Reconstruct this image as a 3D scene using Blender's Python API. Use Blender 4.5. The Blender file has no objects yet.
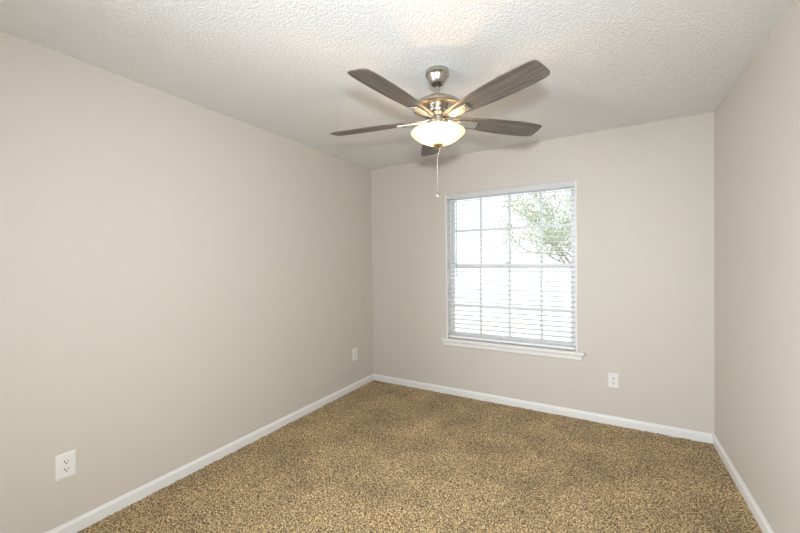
import bpy, bmesh, math, random
import numpy as np
from mathutils import Vector, Matrix

# ------------------------------------------------------------------ camera, world, lights, exposure
SC = bpy.context.scene
COL = SC.collection
ROOM_L, ROOM_R, ROOM_B, ROOM_F, H = -2.3794, 0.6702, 3.431, -0.95, 2.44
CAM_H = 1.3686

yaw, pitch, roll, FPX = 0.5283, -0.0124, -0.0119, 357.7
fw = Vector((-math.sin(yaw) * math.cos(pitch), math.cos(yaw) * math.cos(pitch), math.sin(pitch)))
rt = Vector((math.cos(yaw), math.sin(yaw), 0))
up = rt.cross(fw)
r2 = rt * math.cos(roll) + up * math.sin(roll)
u2 = -rt * math.sin(roll) + up * math.cos(roll)
cam_data = bpy.data.cameras.new('camera')
cam = bpy.data.objects.new('camera', cam_data)
COL.objects.link(cam)
cam_data.sensor_width = 36
cam_data.lens = FPX * 36 / 800
cam_data.clip_start = 0.02
cam.matrix_world = Matrix(((r2.x, u2.x, -fw.x, 0), (r2.y, u2.y, -fw.y, 0), (r2.z, u2.z, -fw.z, CAM_H), (0, 0, 0, 1)))
SC.camera = cam

SC.view_settings.view_transform = 'Standard'
SC.view_settings.look = 'None'
SC.view_settings.gamma = 1
SC.view_settings.use_curve_mapping = False
SC.view_settings.exposure = 0.05

world = bpy.data.worlds.new('overcast_sky')
SC.world = world
world.use_nodes = True
bg = world.node_tree.nodes['Background']
bg.inputs['Color'].default_value = (0.91, 0.97, 1.03, 1)
bg.inputs['Strength'].default_value = 1.6


def lamp(name, kind, loc, power, color, **kw):
    d = bpy.data.lights.new(name, kind)
    d.energy = power
    d.color = color
    for k, v in kw.items():
        setattr(d, k, v)
    o = bpy.data.objects.new(name, d)
    COL.objects.link(o)
    o.location = loc
    return o


sun = lamp('sun', 'SUN', (4, -2, 8), 4.5, (1.0, 0.96, 0.9), angle=0.01)
sun.rotation_euler = Vector((-0.6, -0.15, 0.75)).to_track_quat('Z', 'Y').to_euler()
# the photographer's flash, 27 cm above the lens (its blade shadows fall on the ceiling)
flash = lamp('camera_flash', 'SPOT', (0.011, 0.051, 1.64), 176, (0.92, 0.97, 1.03), shadow_soft_size=0.045,
             spot_size=math.radians(140), spot_blend=1.0)
flash.rotation_euler = Vector((0.54, -0.82, 0.17)).to_track_quat('Z', 'Y').to_euler()
# added fill lamp behind the camera on the left, brightens the right wall
side = lamp('side_fill_light', 'AREA', (ROOM_L + 0.01, -0.36, 1.0), 74, (0.91, 0.97, 1.04), shape='RECTANGLE', size=1.0, size_y=1.8, spread=math.radians(110))
side.rotation_euler = (math.radians(86), 0, math.radians(-60))
# portal that guides daylight through the window opening
portal = lamp('window_daylight_portal', 'AREA', (-0.845, ROOM_B + 0.16, 1.31), 1, (1, 1, 1),
              shape='RECTANGLE', size=1.2, size_y=1.5)
portal.data.cycles.is_portal = True
portal.rotation_euler = (math.radians(-90), 0, 0)


# ------------------------------------------------------------------ materials
def new_mat(name):
    m = bpy.data.materials.new(name)
    m.use_nodes = True
    nt = m.node_tree
    return m, nt, nt.nodes['Principled BSDF']


def srgb(r, g, b):
    f = lambda c: (c / 255 / 12.92) if c / 255 <= 0.04045 else ((c / 255 + 0.055) / 1.055) ** 2.4
    return (f(r), f(g), f(b), 1)


def simple(name, color, rough=0.5, metal=0.0, bump=0, scale=200, var=0.0):
    m, nt, p = new_mat(name)
    p.inputs['Base Color'].default_value = color
    p.inputs['Roughness'].default_value = rough
    p.inputs['Metallic'].default_value = metal
    tc = nt.nodes.new('ShaderNodeTexCoord')
    n = nt.nodes.new('ShaderNodeTexNoise')
    n.inputs['Scale'].default_value = scale
    n.inputs['Detail'].default_value = 3
    nt.links.new(tc.outputs['Object'], n.inputs['Vector'])
    if bump:
        b = nt.nodes.new('ShaderNodeBump')
        b.inputs['Strength'].default_value = bump
        b.inputs['Distance'].default_value = 0.002
        nt.links.new(n.outputs['Fac'], b.inputs['Height'])
        nt.links.new(b.outputs['Normal'], p.inputs['Normal'])
    if var:
        mx = nt.nodes.new('ShaderNodeMix')
        mx.data_type = 'RGBA'
        mx.inputs[6].default_value = tuple(c * (1 - var) for c in color[:3]) + (1,)
        mx.inputs[7].default_value = tuple(min(1, c * (1 + var)) for c in color[:3]) + (1,)
        nt.links.new(n.outputs['Fac'], mx.inputs[0])
        nt.links.new(mx.outputs[2], p.inputs['Base Color'])
    return m


M_WALL = simple('greige_wall_paint', (0.62, 0.577, 0.513, 1), 0.55, bump=0.15, scale=160)
M_TRIM = simple('white_trim_paint', (0.80, 0.79, 0.77, 1), 0.35, bump=0.03, scale=60)
M_PLATE = simple('white_plastic', (0.80, 0.79, 0.76, 1), 0.3, var=0.01)
M_SLOT = simple('dark_slot', (0.03, 0.028, 0.025, 1), 0.6, var=0.1)
M_BLIND = simple('white_blind_slat', (0.84, 0.84, 0.83, 1), 0.4, bump=0.03, scale=80)
M_VINYL = simple('white_vinyl_frame', (0.80, 0.81, 0.82, 1), 0.35, bump=0.02, scale=80)
M_CORD = simple('white_cord', (0.8, 0.8, 0.78, 1), 0.8, bump=0.2, scale=600)
M_CHAIN = simple('pale_chain_metal', (0.85, 0.80, 0.70, 1), 0.3, metal=0.7, var=0.05)
M_SHELL = simple('grey_render', (0.5, 0.5, 0.48, 1), 0.8, bump=0.2, scale=60)
M_GROUND = simple('pale_concrete', (0.66, 0.66, 0.64, 1), 0.9, bump=0.2, scale=20, var=0.1)
M_BARK = simple('grey_bark', (0.22, 0.19, 0.15, 1), 0.9, bump=0.6, scale=40, var=0.3)


def brushed(name, color, rough):
    m, nt, p = new_mat(name)
    p.inputs['Base Color'].default_value = color
    p.inputs['Metallic'].default_value = 1
    p.inputs['Anisotropic'].default_value = 0.5
    tc = nt.nodes.new('ShaderNodeTexCoord')
    mp = nt.nodes.new('ShaderNodeMapping')
    mp.inputs['Scale'].default_value = (30, 30, 900)
    n = nt.nodes.new('ShaderNodeTexNoise')
    n.inputs['Scale'].default_value = 1
    r = nt.nodes.new('ShaderNodeMapRange')
    r.inputs['To Min'].default_value = rough - 0.05
    r.inputs['To Max'].default_value = rough + 0.07
    nt.links.new(tc.outputs['Object'], mp.inputs['Vector'])
    nt.links.new(mp.outputs['Vector'], n.inputs['Vector'])
    nt.links.new(n.outputs['Fac'], r.inputs['Value'])
    nt.links.new(r.outputs['Result'], p.inputs['Roughness'])
    return m


M_NICKEL = brushed('brushed_nickel', (0.50, 0.465, 0.41, 1), 0.24)
M_NICKEL_BRIGHT = brushed('bright_nickel', (0.62, 0.59, 0.54, 1), 0.22)


def mat_ceiling():
    m, nt, p = new_mat('textured_white_ceiling')
    p.inputs['Base Color'].default_value = (0.82, 0.825, 0.82, 1)
    p.inputs['Roughness'].default_value = 0.85
    tc = nt.nodes.new('ShaderNodeTexCoord')
    n1 = nt.nodes.new('ShaderNodeTexNoise')
    n1.inputs['Scale'].default_value = 85
    n1.inputs['Detail'].default_value = 3
    n1.inputs['Roughness'].default_value = 0.6
    n2 = nt.nodes.new('ShaderNodeTexVoronoi')
    n2.inputs['Scale'].default_value = 130
    r = nt.nodes.new('ShaderNodeValToRGB')
    r.color_ramp.elements[0].position = 0.42
    r.color_ramp.elements[1].position = 0.62
    a = nt.nodes.new('ShaderNodeMath')
    a.operation = 'MULTIPLY_ADD'
    a.inputs[1].default_value = -0.35
    b = nt.nodes.new('ShaderNodeBump')
    b.inputs['Strength'].default_value = 0.7
    b.inputs['Distance'].default_value = 0.0045
    nt.links.new(tc.outputs['Object'], n1.inputs['Vector'])
    nt.links.new(tc.outputs['Object'], n2.inputs['Vector'])
    nt.links.new(n1.outputs['Fac'], r.inputs['Fac'])
    nt.links.new(n2.outputs['Distance'], a.inputs[0])
    nt.links.new(r.outputs['Color'], a.inputs[2])
    nt.links.new(a.outputs[0], b.inputs['Height'])
    nt.links.new(b.outputs['Normal'], p.inputs['Normal'])
    return m


def mat_carpet():
    m, nt, p = new_mat('tan_frieze_carpet')
    p.inputs['Roughness'].default_value = 0.95
    p.inputs['Sheen Weight'].default_value = 0.15
    tc = nt.nodes.new('ShaderNodeTexCoord')
    n1 = nt.nodes.new('ShaderNodeTexNoise')
    n1.inputs['Scale'].default_value = 105
    n1.inputs['Detail'].default_value = 4
    n1.inputs['Roughness'].default_value = 0.75
    r = nt.nodes.new('ShaderNodeValToRGB')
    cr = r.color_ramp
    cr.elements[0].position = 0.405
    cr.elements[0].color = (0.030, 0.020, 0.008, 1)
    cr.elements[1].position = 0.625
    cr.elements[1].color = (0.92, 0.69, 0.37, 1)
    e = cr.elements.new(0.5)
    e.color = (0.36, 0.24, 0.105, 1)
    n3 = nt.nodes.new('ShaderNodeTexNoise')
    n3.inputs['Scale'].default_value = 3.2
    n3.inputs['Detail'].default_value = 3
    mr = nt.nodes.new('ShaderNodeMapRange')
    mr.inputs['From Min'].default_value = 0.3
    mr.inputs['From Max'].default_value = 0.7
    mr.inputs['To Min'].default_value = 0.74
    mr.inputs['To Max'].default_value = 1.16
    vm = nt.nodes.new('ShaderNodeVectorMath')
    vm.operation = 'SCALE'
    nt.links.new(tc.outputs['Object'], n1.inputs['Vector'])
    nt.links.new(tc.outputs['Object'], n3.inputs['Vector'])
    nt.links.new(n1.outputs['Fac'], r.inputs['Fac'])
    nt.links.new(n3.outputs['Fac'], mr.inputs['Value'])
    nt.links.new(r.outputs['Color'], vm.inputs[0])
    nt.links.new(mr.outputs['Result'], vm.inputs['Scale'])
    nt.links.new(vm.outputs['Vector'], p.inputs['Base Color'])
    return m


def mat_wood():
    m, nt, p = new_mat('weathered_grey_oak')
    p.inputs['Roughness'].default_value = 0.38
    tc = nt.nodes.new('ShaderNodeTexCoord')
    mp = nt.nodes.new('ShaderNodeMapping')
    mp.inputs['Scale'].default_value = (3.0, 60, 60)
    n = nt.nodes.new('ShaderNodeTexNoise')
    n.inputs['Scale'].default_value = 1.6
    n.inputs['Detail'].default_value = 6
    n.inputs['Roughness'].default_value = 0.6
    n.inputs['Distortion'].default_value = 0.4
    r = nt.nodes.new('ShaderNodeValToRGB')
    cr = r.color_ramp
    cr.elements[0].position = 0.3
    cr.elements[0].color = (0.055, 0.045, 0.037, 1)
    cr.elements[1].position = 0.7
    cr.elements[1].color = (0.19, 0.168, 0.145, 1)
    nt.links.new(tc.outputs['Object'], mp.inputs['Vector'])
    nt.links.new(mp.outputs['Vector'], n.inputs['Vector'])
    nt.links.new(n.outputs['Fac'], r.inputs['Fac'])
    nt.links.new(r.outputs['Color'], p.inputs['Base Color'])
    return m


def mat_frosted():
    m, nt, p = new_mat('frosted_white_glass')
    out = nt.nodes['Material Output']
    p.inputs['Base Color'].default_value = (0.85, 0.80, 0.70, 1)
    p.inputs['Roughness'].default_value = 0.25
    tr = nt.nodes.new('ShaderNodeBsdfTranslucent')
    tr.inputs['Color'].default_value = (0.95, 0.88, 0.74, 1)
    mx = nt.nodes.new('ShaderNodeMixShader')
    mx.inputs[0].default_value = 0.55
    em = nt.nodes.new('ShaderNodeEmission')
    em.inputs['Color'].default_value = (1.0, 0.82, 0.58, 1)
    em.inputs['Strength'].default_value = 0.1
    ad = nt.nodes.new('ShaderNodeAddShader')
    nt.links.new(p.outputs[0], mx.inputs[1])
    nt.links.new(tr.outputs[0], mx.inputs[2])
    nt.links.new(mx.outputs[0], ad.inputs[0])
    nt.links.new(em.outputs[0], ad.inputs[1])
    nt.links.new(ad.outputs[0], out.inputs['Surface'])
    return m


def mat_glass():
    m, nt, p = new_mat('window_glass')
    out = nt.nodes['Material Output']
    t = nt.nodes.new('ShaderNodeBsdfTransparent')
    t.inputs['Color'].default_value = (0.96, 0.98, 0.97, 1)
    g = nt.nodes.new('ShaderNodeBsdfGlossy')
    g.inputs['Roughness'].default_value = 0.02
    f = nt.nodes.new('ShaderNodeFresnel')
    f.inputs['IOR'].default_value = 1.45
    mx = nt.nodes.new('ShaderNodeMixShader')
    nt.links.new(f.outputs[0], mx.inputs[0])
    nt.links.new(t.outputs[0], mx.inputs[1])
    nt.links.new(g.outputs[0], mx.inputs[2])
    nt.links.new(mx.outputs[0], out.inputs['Surface'])
    return m


def mat_leaf():
    m, nt, p = new_mat('green_leaf')
    out = nt.nodes['Material Output']
    p.inputs['Base Color'].default_value = (0.46, 0.48, 0.37, 1)
    p.inputs['Roughness'].default_value = 0.5
    tr = nt.nodes.new('ShaderNodeBsdfTranslucent')
    tr.inputs['Color'].default_value = (0.52, 0.56, 0.40, 1)
    mx = nt.nodes.new('ShaderNodeMixShader')
    mx.inputs[0].default_value = 0.4
    nt.links.new(p.outputs[0], mx.inputs[1])
    nt.links.new(tr.outputs[0], mx.inputs[2])
    nt.links.new(mx.outputs[0], out.inputs['Surface'])
    return m


def mat_bulb():
    m, nt, p = new_mat('warm_bulb')
    p.inputs['Base Color'].default_value = (0.9, 0.85, 0.75, 1)
    p.inputs['Emission Color'].default_value = (1.0, 0.78, 0.5, 1)
    p.inputs['Emission Strength'].default_value = 12
    return m


M_CEIL, M_CARPET, M_WOOD, M_FROST, M_GLASS, M_LEAF, M_BULB = (
    mat_ceiling(), mat_carpet(), mat_wood(), mat_frosted(), mat_glass(), mat_leaf(), mat_bulb())


# ------------------------------------------------------------------ mesh helpers
def link(name, bm, mat, parent=None, smooth=False, bevel=0, seg=2):
    me = bpy.data.meshes.new(name)
    bmesh.ops.recalc_face_normals(bm, faces=bm.faces)
    bm.to_mesh(me)
    bm.free()
    me.materials.append(mat)
    if smooth:
        for f in me.polygons:
            f.use_smooth = True
    o = bpy.data.objects.new(name, me)
    COL.objects.link(o)
    if parent:
        o.parent = parent
    if smooth:
        me.set_sharp_from_angle(angle=math.radians(35))
    if bevel:
        b = o.modifiers.new('bevel', 'BEVEL')
        b.width = bevel
        b.segments = seg
        b.limit_method = 'ANGLE'
    return o


def box(bm, x0, x1, y0, y1, z0, z1, mtx=None):
    vs = [bm.verts.new((x, y, z)) for x in (x0, x1) for y in (y0, y1) for z in (z0, z1)]
    if mtx:
        for v in vs:
            v.co = mtx @ v.co
    for f in ((0, 1, 3, 2), (4, 6, 7, 5), (0, 4, 5, 1), (2, 3, 7, 6), (0, 2, 6, 4), (1, 5, 7, 3)):
        bm.faces.new([vs[i] for i in f])


def boxes(*bs):
    bm = bmesh.new()
    for b in bs:
        box(bm, *b)
    return bm


def lathe(bm, prof, seg=48, c=(0, 0, 0), mtx=None):
    """prof: list of (r, z) from one end to the other; ends with r = 0 are closed."""
    rings = []
    for r, z in prof:
        if r < 1e-6:
            v = bm.verts.new((c[0], c[1], c[2] + z))
            rings.append([v])
        else:
            rings.append([bm.verts.new((c[0] + r * math.cos(2 * math.pi * i / seg),
                                        c[1] + r * math.sin(2 * math.pi * i / seg), c[2] + z)) for i in range(seg)])
    if mtx:
        for rg in rings:
            for v in rg:
                v.co = mtx @ v.co
    for a, b in zip(rings, rings[1:]):
        if len(a) == 1 and len(b) == 1:
            continue
        for i in range(seg):
            j = (i + 1) % seg
            if len(a) == 1:
                bm.faces.new((a[0], b[i], b[j]))
            elif len(b) == 1:
                bm.faces.new((a[i], a[j], b[0]))
            else:
                bm.faces.new((a[i], a[j], b[j], b[i]))


def tube(bm, pts, r0, r1=None, seg=8):
    r1 = r0 if r1 is None else r1
    rings = []
    n = len(pts)
    for i, p in enumerate(pts):
        p = Vector(p)
        d = (Vector(pts[min(i + 1, n - 1)]) - Vector(pts[max(i - 1, 0)])).normalized()
        a = d.orthogonal().normalized() if i == 0 else (a - d * a.dot(d)).normalized()
        b = d.cross(a)
        r = r0 + (r1 - r0) * i / (n - 1)
        rings.append([bm.verts.new(p + (a * math.cos(2 * math.pi * k / seg) + b * math.sin(2 * math.pi * k / seg)) * r)
                      for k in range(seg)])
    for a_, b_ in zip(rings, rings[1:]):
        for k in range(seg):
            bm.faces.new((a_[k], a_[(k + 1) % seg], b_[(k + 1) % seg], b_[k]))
    bm.faces.new(rings[0])
    bm.faces.new(rings[-1])


def extrude_profile(bm, prof, p0, p1, nrm):
    """prof = (offset from wall, z) polygon; swept from p0 to p1, nrm = direction off the wall."""
    nrm = Vector(nrm)
    ends = []
    for p in (p0, p1):
        ends.append([bm.verts.new(Vector((p[0], p[1], 0)) + nrm * o + Vector((0, 0, z))) for o, z in prof])
    n = len(prof)
    for i in range(n):
        j = (i + 1) % n
        bm.faces.new((ends[0][i], ends[0][j], ends[1][j], ends[1][i]))
    bm.faces.new(ends[0])
    bm.faces.new(ends[1])


def structure(o):
    o['kind'] = 'structure'
    return o


def thing(name, label, cat, loc=(0, 0, 0), group=None):
    o = bpy.data.objects.new(name, None)
    o.empty_display_size = 0.05
    COL.objects.link(o)
    o.location = loc
    o['label'] = label
    o['category'] = cat
    if group:
        o['group'] = group
    return o


# ------------------------------------------------------------------ the room shell
T = 0.14
WX0, WX1, WZ0, WZ1 = -1.4526, -0.2365, 0.560, 2.058
structure(link('wall_left', boxes((ROOM_L - T, ROOM_L, ROOM_F - T, ROOM_B + T, -0.02, H)), M_WALL))
structure(link('wall_right', boxes((ROOM_R, ROOM_R + T, ROOM_F - T, ROOM_B + T, -0.02, H)), M_WALL))
structure(link('wall_rear', boxes((ROOM_L, -1.6, ROOM_F - T, ROOM_F, -0.02, H), (-0.1, ROOM_R, ROOM_F - T, ROOM_F, -0.02, H),
                                  (-1.6, -0.1, ROOM_F - T, ROOM_F, 2.2, H)), M_WALL))  # opening below this lintel is added out of view to let fill daylight in
structure(link('wall_back', boxes((ROOM_L, WX0, ROOM_B, ROOM_B + T, -0.02, H), (WX1, ROOM_R, ROOM_B, ROOM_B + T, -0.02, H),
                                  (WX0, WX1, ROOM_B, ROOM_B + T, -0.02, WZ0), (WX0, WX1, ROOM_B, ROOM_B + T, WZ1, H)), M_WALL))
structure(link('ceiling', boxes((ROOM_L - T, ROOM_R + T, ROOM_F - T, ROOM_B + T, H, H + 0.15)), M_CEIL))

# carpeted floor: a finely tufted surface
STEP = 0.0065
nx = int((ROOM_R - ROOM_L) / STEP) + 1
ny = int((ROOM_B - ROOM_F) / STEP) + 1
rng = np.random.default_rng(5)
gx, gy = np.meshgrid(np.linspace(ROOM_L, ROOM_R, nx), np.linspace(ROOM_F, ROOM_B, ny))
jx = rng.uniform(-0.0022, 0.0022, gx.shape)
jy = rng.uniform(-0.0022, 0.0022, gx.shape)
jx[:, [0, -1]] = 0
jy[[0, -1], :] = 0
low = rng.normal(0, 1, (ny // 4 + 2, nx // 4 + 2))
low = np.kron(low, np.ones((4, 4)))[:ny, :nx]
gz = rng.uniform(-0.0045, 0.0035, gx.shape) + 0.0008 * low
co = np.stack([gx + jx, gy + jy, gz], -1).reshape(-1, 3).astype(np.float32)
idx = np.arange(nx * ny).reshape(ny, nx)
quads = np.stack([idx[:-1, :-1], idx[:-1, 1:], idx[1:, 1:], idx[1:, :-1]], -1).reshape(-1, 4)
nq = len(quads)
slab = np.array([(x, y, z) for x in (ROOM_L, ROOM_R) for y in (ROOM_F, ROOM_B) for z in (-0.12, -0.012)], np.float32)
sq = np.array([(0, 1, 3, 2), (4, 6, 7, 5), (0, 4, 5, 1), (2, 3, 7, 6), (0, 2, 6, 4), (1, 5, 7, 3)]) + len(co)
co = np.concatenate([co, slab])
quads = np.concatenate([quads, sq])
me = bpy.data.meshes.new('floor')
me.vertices.add(len(co))
me.vertices.foreach_set('co', co.ravel())
me.loops.add(quads.size)
me.loops.foreach_set('vertex_index', quads.ravel().astype(np.int32))
me.polygons.add(len(quads))
me.polygons.foreach_set('loop_start', (np.arange(len(quads)) * 4).astype(np.int32))
me.update(calc_edges=True)
me.validate()
me.materials.append(M_CARPET)
floor = bpy.data.objects.new('floor', me)
COL.objects.link(floor)
structure(floor)

# baseboards
bp = [(0, -0.01), (0.013, -0.01), (0.013, 0.052), (0.0105, 0.058), (0.006, 0.062), (0.004, 0.069), (0, 0.070)]
for nm, p0, p1, n in (('baseboard_left', (ROOM_L, ROOM_F), (ROOM_L, ROOM_B), (1, 0, 0)),
                      ('baseboard_right', (ROOM_R, ROOM_F), (ROOM_R, ROOM_B), (-1, 0, 0)),
                      ('baseboard_back', (ROOM_L + .013, ROOM_B), (ROOM_R - .013, ROOM_B), (0, -1, 0)),
                      ('baseboard_rear', (ROOM_L + .013, ROOM_F), (ROOM_R - .013, ROOM_F), (0, 1, 0))):
    bm = bmesh.new()
    extrude_profile(bm, bp, p0, p1, n)
    structure(link(nm, bm, M_TRIM))

# ------------------------------------------------------------------ window
B = ROOM_B
win = bpy.data.objects.new('window_1', None)
COL.objects.link(win)
structure(win)
JX0, JX1 = WX0 + 0.014, WX1 - 0.014
link('jamb_liner', boxes((WX0, JX0, B - 0.003, B + T, WZ0, WZ1), (JX1, WX1, B - 0.003, B + T, WZ0, WZ1),
                         (JX0, JX1, B + 0.004, B + T, WZ1 - 0.012, WZ1)), M_TRIM, win, bevel=0.0015)
link('window_stool', boxes((-1.497, -0.183, B - 0.038, B, 0.549, 0.577), (WX0 + .014, WX1 - .014, B, B + 0.085, 0.549, 0.577)),
     M_TRIM, win, bevel=0.005, seg=3)
bm = bmesh.new()
extrude_profile(bm, [(0, 0.503), (0.010, 0.503), (0.016, 0.509), (0.016, 0.541), (0.022, 0.549), (0, 0.549)],
                (-1.483, B), (-0.203, B), (0, -1, 0))
link('apron', bm, M_TRIM, win)
# outer vinyl frame
FY0, FY1 = B + 0.085, B + 0.138
FR = 0.022
link('window_frame', boxes((JX0, JX0 + FR, FY0, FY1, 0.577, WZ1 - .012), (JX1 - FR, JX1, FY0, FY1, 0.577, WZ1 - .012),
                           (JX0 + FR, JX1 - FR, FY0, FY1, WZ1 - 0.030, WZ1 - .012), (JX0 + FR, JX1 - FR, FY0, FY1, 0.560, 0.592)),
     M_VINYL, win, bevel=0.001)
GX0, GX1 = JX0 + FR, JX1 - FR
MV = (-1.118, -0.832, -0.541)


def sash(name, y0, y1, z0, z1, bot, top, hz, st=0.020):
    s = link(name, boxes((GX0, GX0 + st, y0, y1, z0, z1), (GX1 - st, GX1, y0, y1, z0, z1),
                         (GX0 + st, GX1 - st, y0, y1, z0, z0 + bot), (GX0 + st, GX1 - st, y0, y1, z1 - top, z1)),
             M_VINYL, win, bevel=0.001)
    ym = (y0 + y1) / 2
    link('glass_pane', boxes((GX0 + st - .003, GX1 - st + .003, ym - .002, ym + .002, z0 + bot - .003, z1 - top + .003)), M_GLASS, s)
    for x in MV:
        link('muntin', boxes((x - .010, x + .010, ym - .006, ym + .006, z0 + bot, z1 - top)), M_VINYL, s)
    link('muntin', boxes((GX0 + st, GX1 - st, ym - .0058, ym + .0058, hz - .010, hz + .010)), M_VINYL, s)
    return s


sash('lower_sash', FY0 + 0.003, FY0 + 0.025, 0.592, 1.341, 0.030, 0.042, 0.915)
sash('upper_sash', FY0 + 0.027, FY0 + 0.049, 1.299, WZ1 - 0.030, 0.042, 0.020, 1.688)
lk = link('sash_lock', boxes((-0.87, -0.82, FY0 + 0.004, FY0 + 0.026, 1.341, 1.351), (-0.853, -0.837, FY0 - 0.006, FY0 + 0.02, 1.351, 1.357)),
          M_VINYL, win, bevel=0.001)

# ------------------------------------------------------------------ blind
SX0, SX1 = JX0 + 0.008, JX1 - 0.008
SYC = B + 0.043
blind = thing('window_blind', 'white horizontal slat blind hanging open inside the window opening', 'window blind',
              (-0.845, SYC, 2.0))
Pb = Vector(blind.location)


def bl(name, bm, mat, bevel=0, smooth=False, parent=None):
    bmesh.ops.translate(bm, verts=bm.verts, vec=-Pb)
    return link(name, bm, mat, parent or blind, smooth=smooth, bevel=bevel)


bl('valance', boxes((JX0 + .001, JX1 - .001, B - 0.006, B + 0.004, 2.004, 2.056)), simple('light_grey_valance', (0.62, 0.62, 0.61, 1), 0.45), bevel=0.002)
bl('head_rail', boxes((SX0, SX1, B + 0.012, B + 0.065, 2.010, 2.045)), M_BLIND, bevel=0.001)
bm = bmesh.new()
PITCH = 0.0447
zs = []
z = 0.640
while z < 1.995:
    zs.append(z)
    z += PITCH
rnd = random.Random(3)
for z in zs:
    t = math.radians(3 + rnd.uniform(-1.0, 1.0))
    ring = []
    for side in (1, -1):
        for k in range(7):
            u = (k / 6 - 0.5) * side
            crown = 0.0022 * (1 - (2 * u) ** 2)
            ring.append((u * 0.050, crown + side * 0.0015))
    ends = []
    for x in (SX0, SX1):
        ends.append([bm.verts.new((x, SYC + u * math.cos(t) - w * math.sin(t), z + u * math.sin(t) + w * math.cos(t))) for u, w in ring])
    n = len(ring)
    for i in range(n):
        j = (i + 1) % n
        bm.faces.new((ends[0][i], ends[0][j], ends[1][j], ends[1][i]))
    bm.faces.new(ends[0])
    bm.faces.new(ends[1])
bl('slats', bm, M_BLIND)
bl('bottom_rail', boxes((SX0, SX1, SYC - 0.026, SYC + 0.026, 0.584, 0.606)), M_BLIND, bevel=0.002)
for x in (-1.26, -0.845, -0.42):
    bm = bmesh.new()
    for y in (SYC - 0.0275, SYC + 0.0275):
        tube(bm, [(x, y, 0.60), (x, y, 2.012)], 0.0007, seg=6)
    for z in zs:
        tube(bm, [(x, SYC - 0.0275, z - 0.004), (x, SYC + 0.0275, z - 0.001)], 0.0005, seg=5)
    bl('ladder_cord', bm, M_CORD)
bm = bmesh.new()
tube(bm, [(-1.335, B + 0.006, 2.015), (-1.338, B + 0.006, 1.235)], 0.0042, seg=6)
lathe(bm, [(0, 0), (0.0055, 0.004), (0.0055, 0.03), (0.003, 0.036), (0, 0.036)], 12, (-1.338, B + 0.006, 1.215))
bl('tilt_wand', bm, simple('clear_grey_wand', (0.52, 0.53, 0.55, 1), 0.2))

# ------------------------------------------------------------------ electrical outlets


def outlet(label, loc, rotz, w, h, group='wall outlets'):
    o = thing('wall_outlet', label, 'outlet', loc, group)
    o.rotation_euler = (0, 0, rotz)          # local: x along wall, -y out of the wall, z up
    bm = bmesh.new()
    prof = [(w / 2, 0.0), (w / 2, 0.003), (w / 2 - 0.004, 0.0062), (w / 2 - 0.012, 0.007)]
    rings = []
    for i, (hw, d) in enumerate(prof):
        hh = hw + (h - w) / 2
        rings.append([bm.verts.new((sx * hw, -d, sz * hh)) for sx, sz in ((-1, -1), (1, -1), (1, 1), (-1, 1))])
    for a, b in zip(rings, rings[1:]):
        for k in range(4):
            bm.faces.new((a[k], a[(k + 1) % 4], b[(k + 1) % 4], b[k]))
    bm.faces.new(rings[0])
    bm.faces.new(rings[-1])
    link('cover_plate', bm, M_PLATE, o)
    for s in (-1, 1):
        zc = s * 0.0195
        bm = bmesh.new()
        out = []
        for k in range(32):
            a = 2 * math.pi * k / 32
            out.append((0.0172 * math.cos(a), max(-0.0135, min(0.0135, 0.0172 * math.sin(a)))))
        lo = [bm.verts.new((x, -0.0066, zc + z)) for x, z in out]
        hi = [bm.verts.new((x * 0.96, -0.0088, zc + z * 0.96)) for x, z in out]
        for k in range(32):
            bm.faces.new((lo[k], lo[(k + 1) % 32], hi[(k + 1) % 32], hi[k]))
        bm.faces.new(hi)
        rc = link('receptacle', bm, M_PLATE, o)
        for bx in ((-0.0082, -0.0046, -0.0105, -0.0086, zc - 0.001, zc + 0.0090),
                   (0.0048, 0.0080, -0.0105, -0.0086, zc + 0.000, zc + 0.0075)):
            b2 = bmesh.new()
            box(b2, bx[0], bx[1], -0.0091, -0.0086, bx[4], bx[5])
            link('slot', b2, M_SLOT, rc)
        b2 = bmesh.new()
        lathe(b2, [(0, 0), (0.0034, 0), (0.0034, 0.0005), (0, 0.0005)], 14,
              mtx=Matrix.Translation((0, -0.0086, zc - 0.0075)) @ Matrix.Rotation(math.radians(90), 4, 'X'))
        link('ground_hole', b2, M_SLOT, rc)
    b2 = bmesh.new()
    lathe(b2, [(0, 0), (0.0033, 0), (0.0026, 0.0012), (0, 0.0015)], 16,
          mtx=Matrix.Translation((0, -0.0068, 0)) @ Matrix.Rotation(math.radians(90), 4, 'X'))
    link('screw', b2, M_PLATE, o)
    return o


outlet('white duplex outlet low on the left wall, nearest the camera', (ROOM_L, 0.695, 0.360), math.radians(90), 0.079, 0.127)
outlet('small white outlet on the left wall close to the far corner', (ROOM_L, 3.083, 0.378), math.radians(90), 0.079, 0.127)
outlet('white duplex outlet on the window wall, right of the sill', (0.030, B, 0.368), 0, 0.078, 0.122)

# ------------------------------------------------------------------ ceiling fan
FX, FYc = -0.831, 1.866
fan = thing('ceiling_fan', 'brushed nickel ceiling fan with five grey wood blades and lit glass bowl', 'ceiling fan', (FX, FYc, H))


def fz(z):
    return z - H


def fl(name, prof, mat, parent=None, seg=64):
    bm = bmesh.new()
    lathe(bm, [(r, fz(z)) for r, z in prof], seg)
    return link(name, bm, mat, parent or fan, smooth=True)


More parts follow.
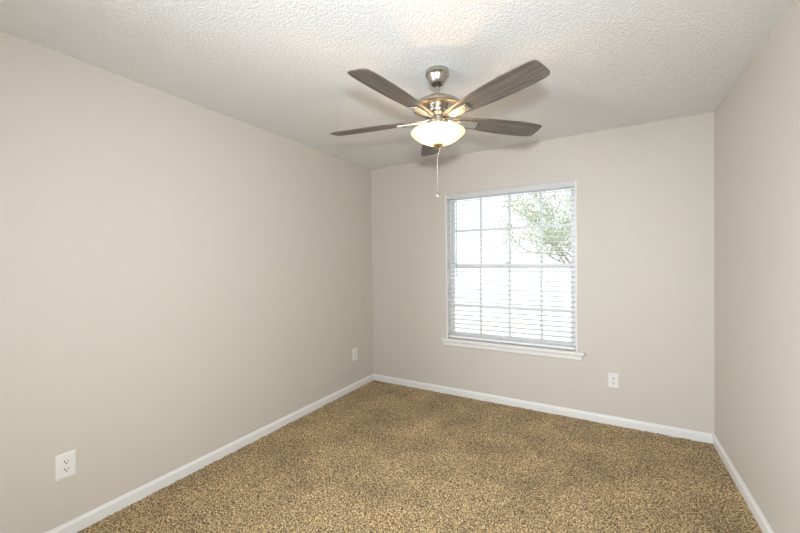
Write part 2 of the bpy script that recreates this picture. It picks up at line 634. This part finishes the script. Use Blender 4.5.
fl('canopy', [(0, 2.44), (0.066, 2.44), (0.067, 2.435), (0.0665, 2.418), (0.062, 2.413), (0.059, 2.410), (0.056, 2.403), (0.047, 2.384),
              (0.040, 2.371), (0.035, 2.367), (0.030, 2.366), (0.028, 2.372), (0, 2.372)], M_NICKEL)
fl('hanger_ball', [(0, 2.380), (0.016, 2.376), (0.022, 2.368), (0.021, 2.360), (0.0135, 2.352), (0, 2.352)],
   simple('dark_rubber', (0.03, 0.03, 0.03, 1), 0.5))
fl('downrod', [(0, 2.370), (0.0125, 2.370), (0.0125, 2.285), (0, 2.285)], M_NICKEL)
mh = fl('motor_housing', [(0, 2.306), (0.017, 2.306), (0.021, 2.303), (0.021, 2.295), (0.045, 2.291), (0.080, 2.281),
                          (0.108, 2.268), (0.128, 2.255), (0.139, 2.245), (0.1415, 2.238), (0.1410, 2.232), (0.137, 2.228),
                          (0.122, 2.226), (0.100, 2.229), (0.070, 2.231), (0.062, 2.230), (0.060, 2.226), (0, 2.226)], M_NICKEL)
fly = fl('flywheel', [(0, 2.230), (0.058, 2.230), (0.059, 2.216), (0.062, 2.214), (0.060, 2.208), (0.046, 2.184), (0.042, 2.182),
                      (0.034, 2.181), (0.034, 2.164), (0, 2.164)], M_NICKEL_BRIGHT)
for k in range(10):
    a = math.radians(36 * k + 10)
    bm = bmesh.new()
    lathe(bm, [(0, 0), (0.0042, 0), (0.0042, 0.0012), (0, 0.0012)], 12,
          mtx=Matrix.Rotation(a, 4, 'Z') @ Matrix.Translation((0.0530, 0, fz(2.1965))) @ Matrix.Rotation(math.radians(120), 4, 'Y'))
    link('vent_hole', bm, M_SLOT, fly)
fl('light_fitter', [(0, 2.166), (0.040, 2.166), (0.043, 2.163), (0.056, 2.160), (0.059, 2.157), (0.059, 2.138), (0.054, 2.135),
                    (0.046, 2.132), (0.046, 2.108), (0, 2.108)], M_NICKEL)
fl('glass_bowl', [(0.149, 2.1010), (0.1515, 2.0980), (0.150, 2.0920), (0.142, 2.0830), (0.126, 2.0700), (0.104, 2.0555), (0.078, 2.0430),
                  (0.050, 2.0340), (0.028, 2.0295), (0.008, 2.028), (0.008, 2.031), (0.028, 2.0325), (0.049, 2.037), (0.076, 2.046), (0.101, 2.0585),
                  (0.123, 2.073), (0.1385, 2.086), (0.1465, 2.0940), (0.1475, 2.1010), (0.149, 2.1010)], M_FROST)
fl('bowl_rod', [(0, 2.110), (0.004, 2.110), (0.004, 2.018), (0, 2.018)], M_NICKEL)
fl('finial', [(0, 2.032), (0.028, 2.031), (0.0285, 2.027), (0.025, 2.021), (0.016, 2.015), (0.010, 2.011), (0.006, 2.007), (0, 2.006)],
   brushed('satin_brass_finial', (0.62, 0.47, 0.28, 1), 0.35))
for k in range(2):
    a = math.radians(35 + 180 * k)
    c = (0.066 * math.cos(a), 0.066 * math.sin(a))
    bm = bmesh.new()
    lathe(bm, [(0, fz(2.108)), (0.012, fz(2.108)), (0.013, fz(2.098)), (0.022, fz(2.088)), (0.025, fz(2.079)), (0.021, fz(2.068)),
               (0.010, fz(2.062)), (0, fz(2.061))], 24, (c[0], c[1], 0))
    link('light_bulb', bm, M_BULB, fan, smooth=True)
for k in range(2):
    a = math.radians(125 + 180 * k)
    lp = lamp('bulb_glow', 'POINT', (0.056 * math.cos(a), 0.056 * math.sin(a), fz(2.070)), 2.2, (1.0, 0.68, 0.38), shadow_soft_size=0.012)
    lp.parent = fan

# blades
BZ = 2.170
PIT = math.radians(-11.5)
A0 = math.radians(-24.6)


def half_w(r):
    xs = [0.09, 0.20, 0.30, 0.40, 0.50, 0.58, 0.62, 0.645]
    ws = [0.036, 0.050, 0.061, 0.068, 0.0715, 0.069, 0.066, 0.061]
    return float(np.interp(r, xs, ws))


def make_blade():
    pts = []
    rs = np.linspace(0.095, 0.640, 30)
    top = [(r, half_w(r)) for r in rs]
    tip = []
    for k in range(1, 12):
        a = math.pi / 2 * (1 - k / 12 * 2)
        # superellipse-like blunt tip
        ca, sa = abs(math.cos(a)) ** 0.75, abs(math.sin(a)) ** 0.55
        tip.append((0.640 + 0.026 * ca, math.copysign(0.0615 * sa, math.sin(a))))
    out = top + tip + [(r, -w) for r, w in reversed(top)]
    # rounded root corners
    out = [(0.086, 0.026)] + out + [(0.086, -0.026)]
    bm = bmesh.new()
    lo = [bm.verts.new((x, y, -0.003)) for x, y in out]
    hi = [bm.verts.new((x, y, 0.003)) for x, y in out]
    n = len(out)
    for i in range(n):
        j = (i + 1) % n
        bm.faces.new((lo[i], lo[j], hi[j], hi[i]))
    bm.faces.new(lo)
    bm.faces.new(hi)
    return bm


def make_iron():
    """blade arm: neck from the flywheel and a plate under the blade root"""
    bm = bmesh.new()
    st = [(0.032, 0.012, 0.010, 0.002), (0.070, 0.012, 0.004, -0.006), (0.105, 0.014, -0.004, -0.013), (0.128, 0.022, -0.0045, -0.015),
          (0.150, 0.026, -0.0045, -0.015), (0.236, 0.028, -0.0045, -0.015), (0.240, 0.027, -0.0045, -0.0135)]
    rings = []
    for x, w, zt, zb in st:
        rings.append([bm.verts.new((x, -w, zt)), bm.verts.new((x, w, zt)), bm.verts.new((x, w * 0.92, zb)), bm.verts.new((x, -w * 0.92, zb))])
    for a, b in zip(rings, rings[1:]):
        for k in range(4):
            bm.faces.new((a[k], a[(k + 1) % 4], b[(k + 1) % 4], b[k]))
    bm.faces.new(rings[0])
    bm.faces.new(rings[-1])
    return bm


blade = iron = screw = None
for k in range(5):
    ang = A0 + math.radians(72) * k
    R = Matrix.Translation((0, 0, fz(BZ))) @ Matrix.Rotation(ang, 4, 'Z') @ Matrix.Rotation(PIT, 4, 'X')
    if blade is None:
        blade = link('blade', make_blade(), M_WOOD, fan, bevel=0.0012)
        iron = link('blade_arm', make_iron(), M_NICKEL_BRIGHT, fan, bevel=0.002)
        b1, i1 = blade, iron
    else:
        b1, i1 = blade.copy(), iron.copy()
        COL.objects.link(b1)
        COL.objects.link(i1)
        b1.parent = fan
        i1.parent = fan
    for (sx, sy) in ((0.175, 0.0), (0.225, 0.016), (0.225, -0.016)):
        if screw is None:
            bm = bmesh.new()
            lathe(bm, [(0, -0.0148), (0.0045, -0.0148), (0.0045, -0.0160), (0.002, -0.0172), (0, -0.0172)], 12)
            screw = link('screw', bm, M_NICKEL, i1)
            sc1 = screw
        else:
            sc1 = screw.copy()
            COL.objects.link(sc1)
            sc1.parent = i1
        sc1.location = (sx, sy, 0)
    b1.matrix_local = R
    i1.matrix_local = R

# pull chain with fob
bm = bmesh.new()
cx, cy = -0.004, -0.001
path = [(0.010, 0.006, fz(2.018)), (0.007, 0.004, fz(2.000)), (0.0, 0.001, fz(1.975)), (cx, cy, fz(1.955))]
zz = 1.955
while zz > 1.770:
    path.append((cx, cy, fz(zz)))
    zz -= 0.0042
path = [path[0], path[1], path[2]] + path[3:]
tube(bm, [path[0], path[1], path[2], path[3], (cx, cy, fz(1.770))], 0.0007, seg=6)
dense = []
for a, b in zip(path, path[1:]):
    L = (Vector(b) - Vector(a)).length
    m = max(1, round(L / 0.0042))
    for i in range(m):
        dense.append(Vector(a).lerp(Vector(b), i / m))
for q in dense:
    bmesh.ops.create_icosphere(bm, subdivisions=1, radius=0.0019, matrix=Matrix.Translation(q))
chain = link('pull_chain', bm, M_CHAIN, fan, smooth=True)
bm = bmesh.new()
lathe(bm, [(0, fz(1.772)), (0.0025, fz(1.771)), (0.003, fz(1.765)), (0.0055, fz(1.757)), (0.0088, fz(1.748)), (0.009, fz(1.741)),
           (0.006, fz(1.734)), (0, fz(1.732))], 20, (cx, cy, 0))
link('chain_fob', bm, M_NICKEL_BRIGHT, chain, smooth=True)

# ------------------------------------------------------------------ outdoors
bm = bmesh.new()
box(bm, -40, 40, B + T + 0.02, 70, -0.75, -0.6)
g = structure(link('ground', bm, M_GROUND))

tree = thing('broadleaf_tree', 'leafy green tree outside, seen through the right half of the window', 'tree', (-0.32, 9.6, -0.6))
rnd = random.Random(11)
bmw = bmesh.new()
twigs = []


def grow(p, d, L, r, depth):
    pts = [p]
    q = p.copy()
    dd = d.copy()
    for i in range(4):
        dd = (dd + Vector((rnd.uniform(-.18, .18), rnd.uniform(-.18, .18), rnd.uniform(-.08, .14)))).normalized()
        q = q + dd * L / 4
        pts.append(q.copy())
        if depth >= 3:
            twigs.append(q.copy())
    tube(bmw, pts, r, r * 0.55, seg=7 if depth < 2 else 5)
    if depth < 5:
        for k in range(3 if depth else 5):
            a = rnd.uniform(0, 2 * math.pi) if depth else 2 * math.pi * k / 5 + 0.5
            side = Vector((math.cos(a), math.sin(a), rnd.uniform(-.25, .5)))
            st = pts[-1] if k == 0 else pts[rnd.randint(2, 4)]
            grow(st, (dd * 0.55 + side * 0.75).normalized(), (L if depth else 1.75) * rnd.uniform(.62, .80), r * 0.5, depth + 1)


grow(Vector((0, 0, 0)), Vector((-0.05, 0, 1)), 1.3, 0.08, 0)
link('trunk', bmw, M_BARK, tree, smooth=True)
bml = bmesh.new()
for t in twigs:
    for k in range(3):
        c = t + Vector((rnd.gauss(0, .10), rnd.gauss(0, .10), rnd.gauss(0, .08)))
        R = Matrix.Rotation(rnd.uniform(0, 6.3), 3, 'Z') @ Matrix.Rotation(rnd.uniform(-1.2, 1.2), 3, 'X')
        s = rnd.uniform(0.032, 0.052)
        vs = [bml.verts.new(c + R @ Vector(v) * s) for v in ((0, -1, 0), (.45, -.2, .12), (.35, .5, .1), (0, 1.1, -.05), (-.35, .5, .1), (-.45, -.2, .12), (0, 0, 0))]
        for a, b in ((0, 1), (1, 2), (2, 3), (3, 4), (4, 5), (5, 0)):
            bml.faces.new((vs[a], vs[b], vs[6]))
lv = link('foliage', bml, M_LEAF, tree)
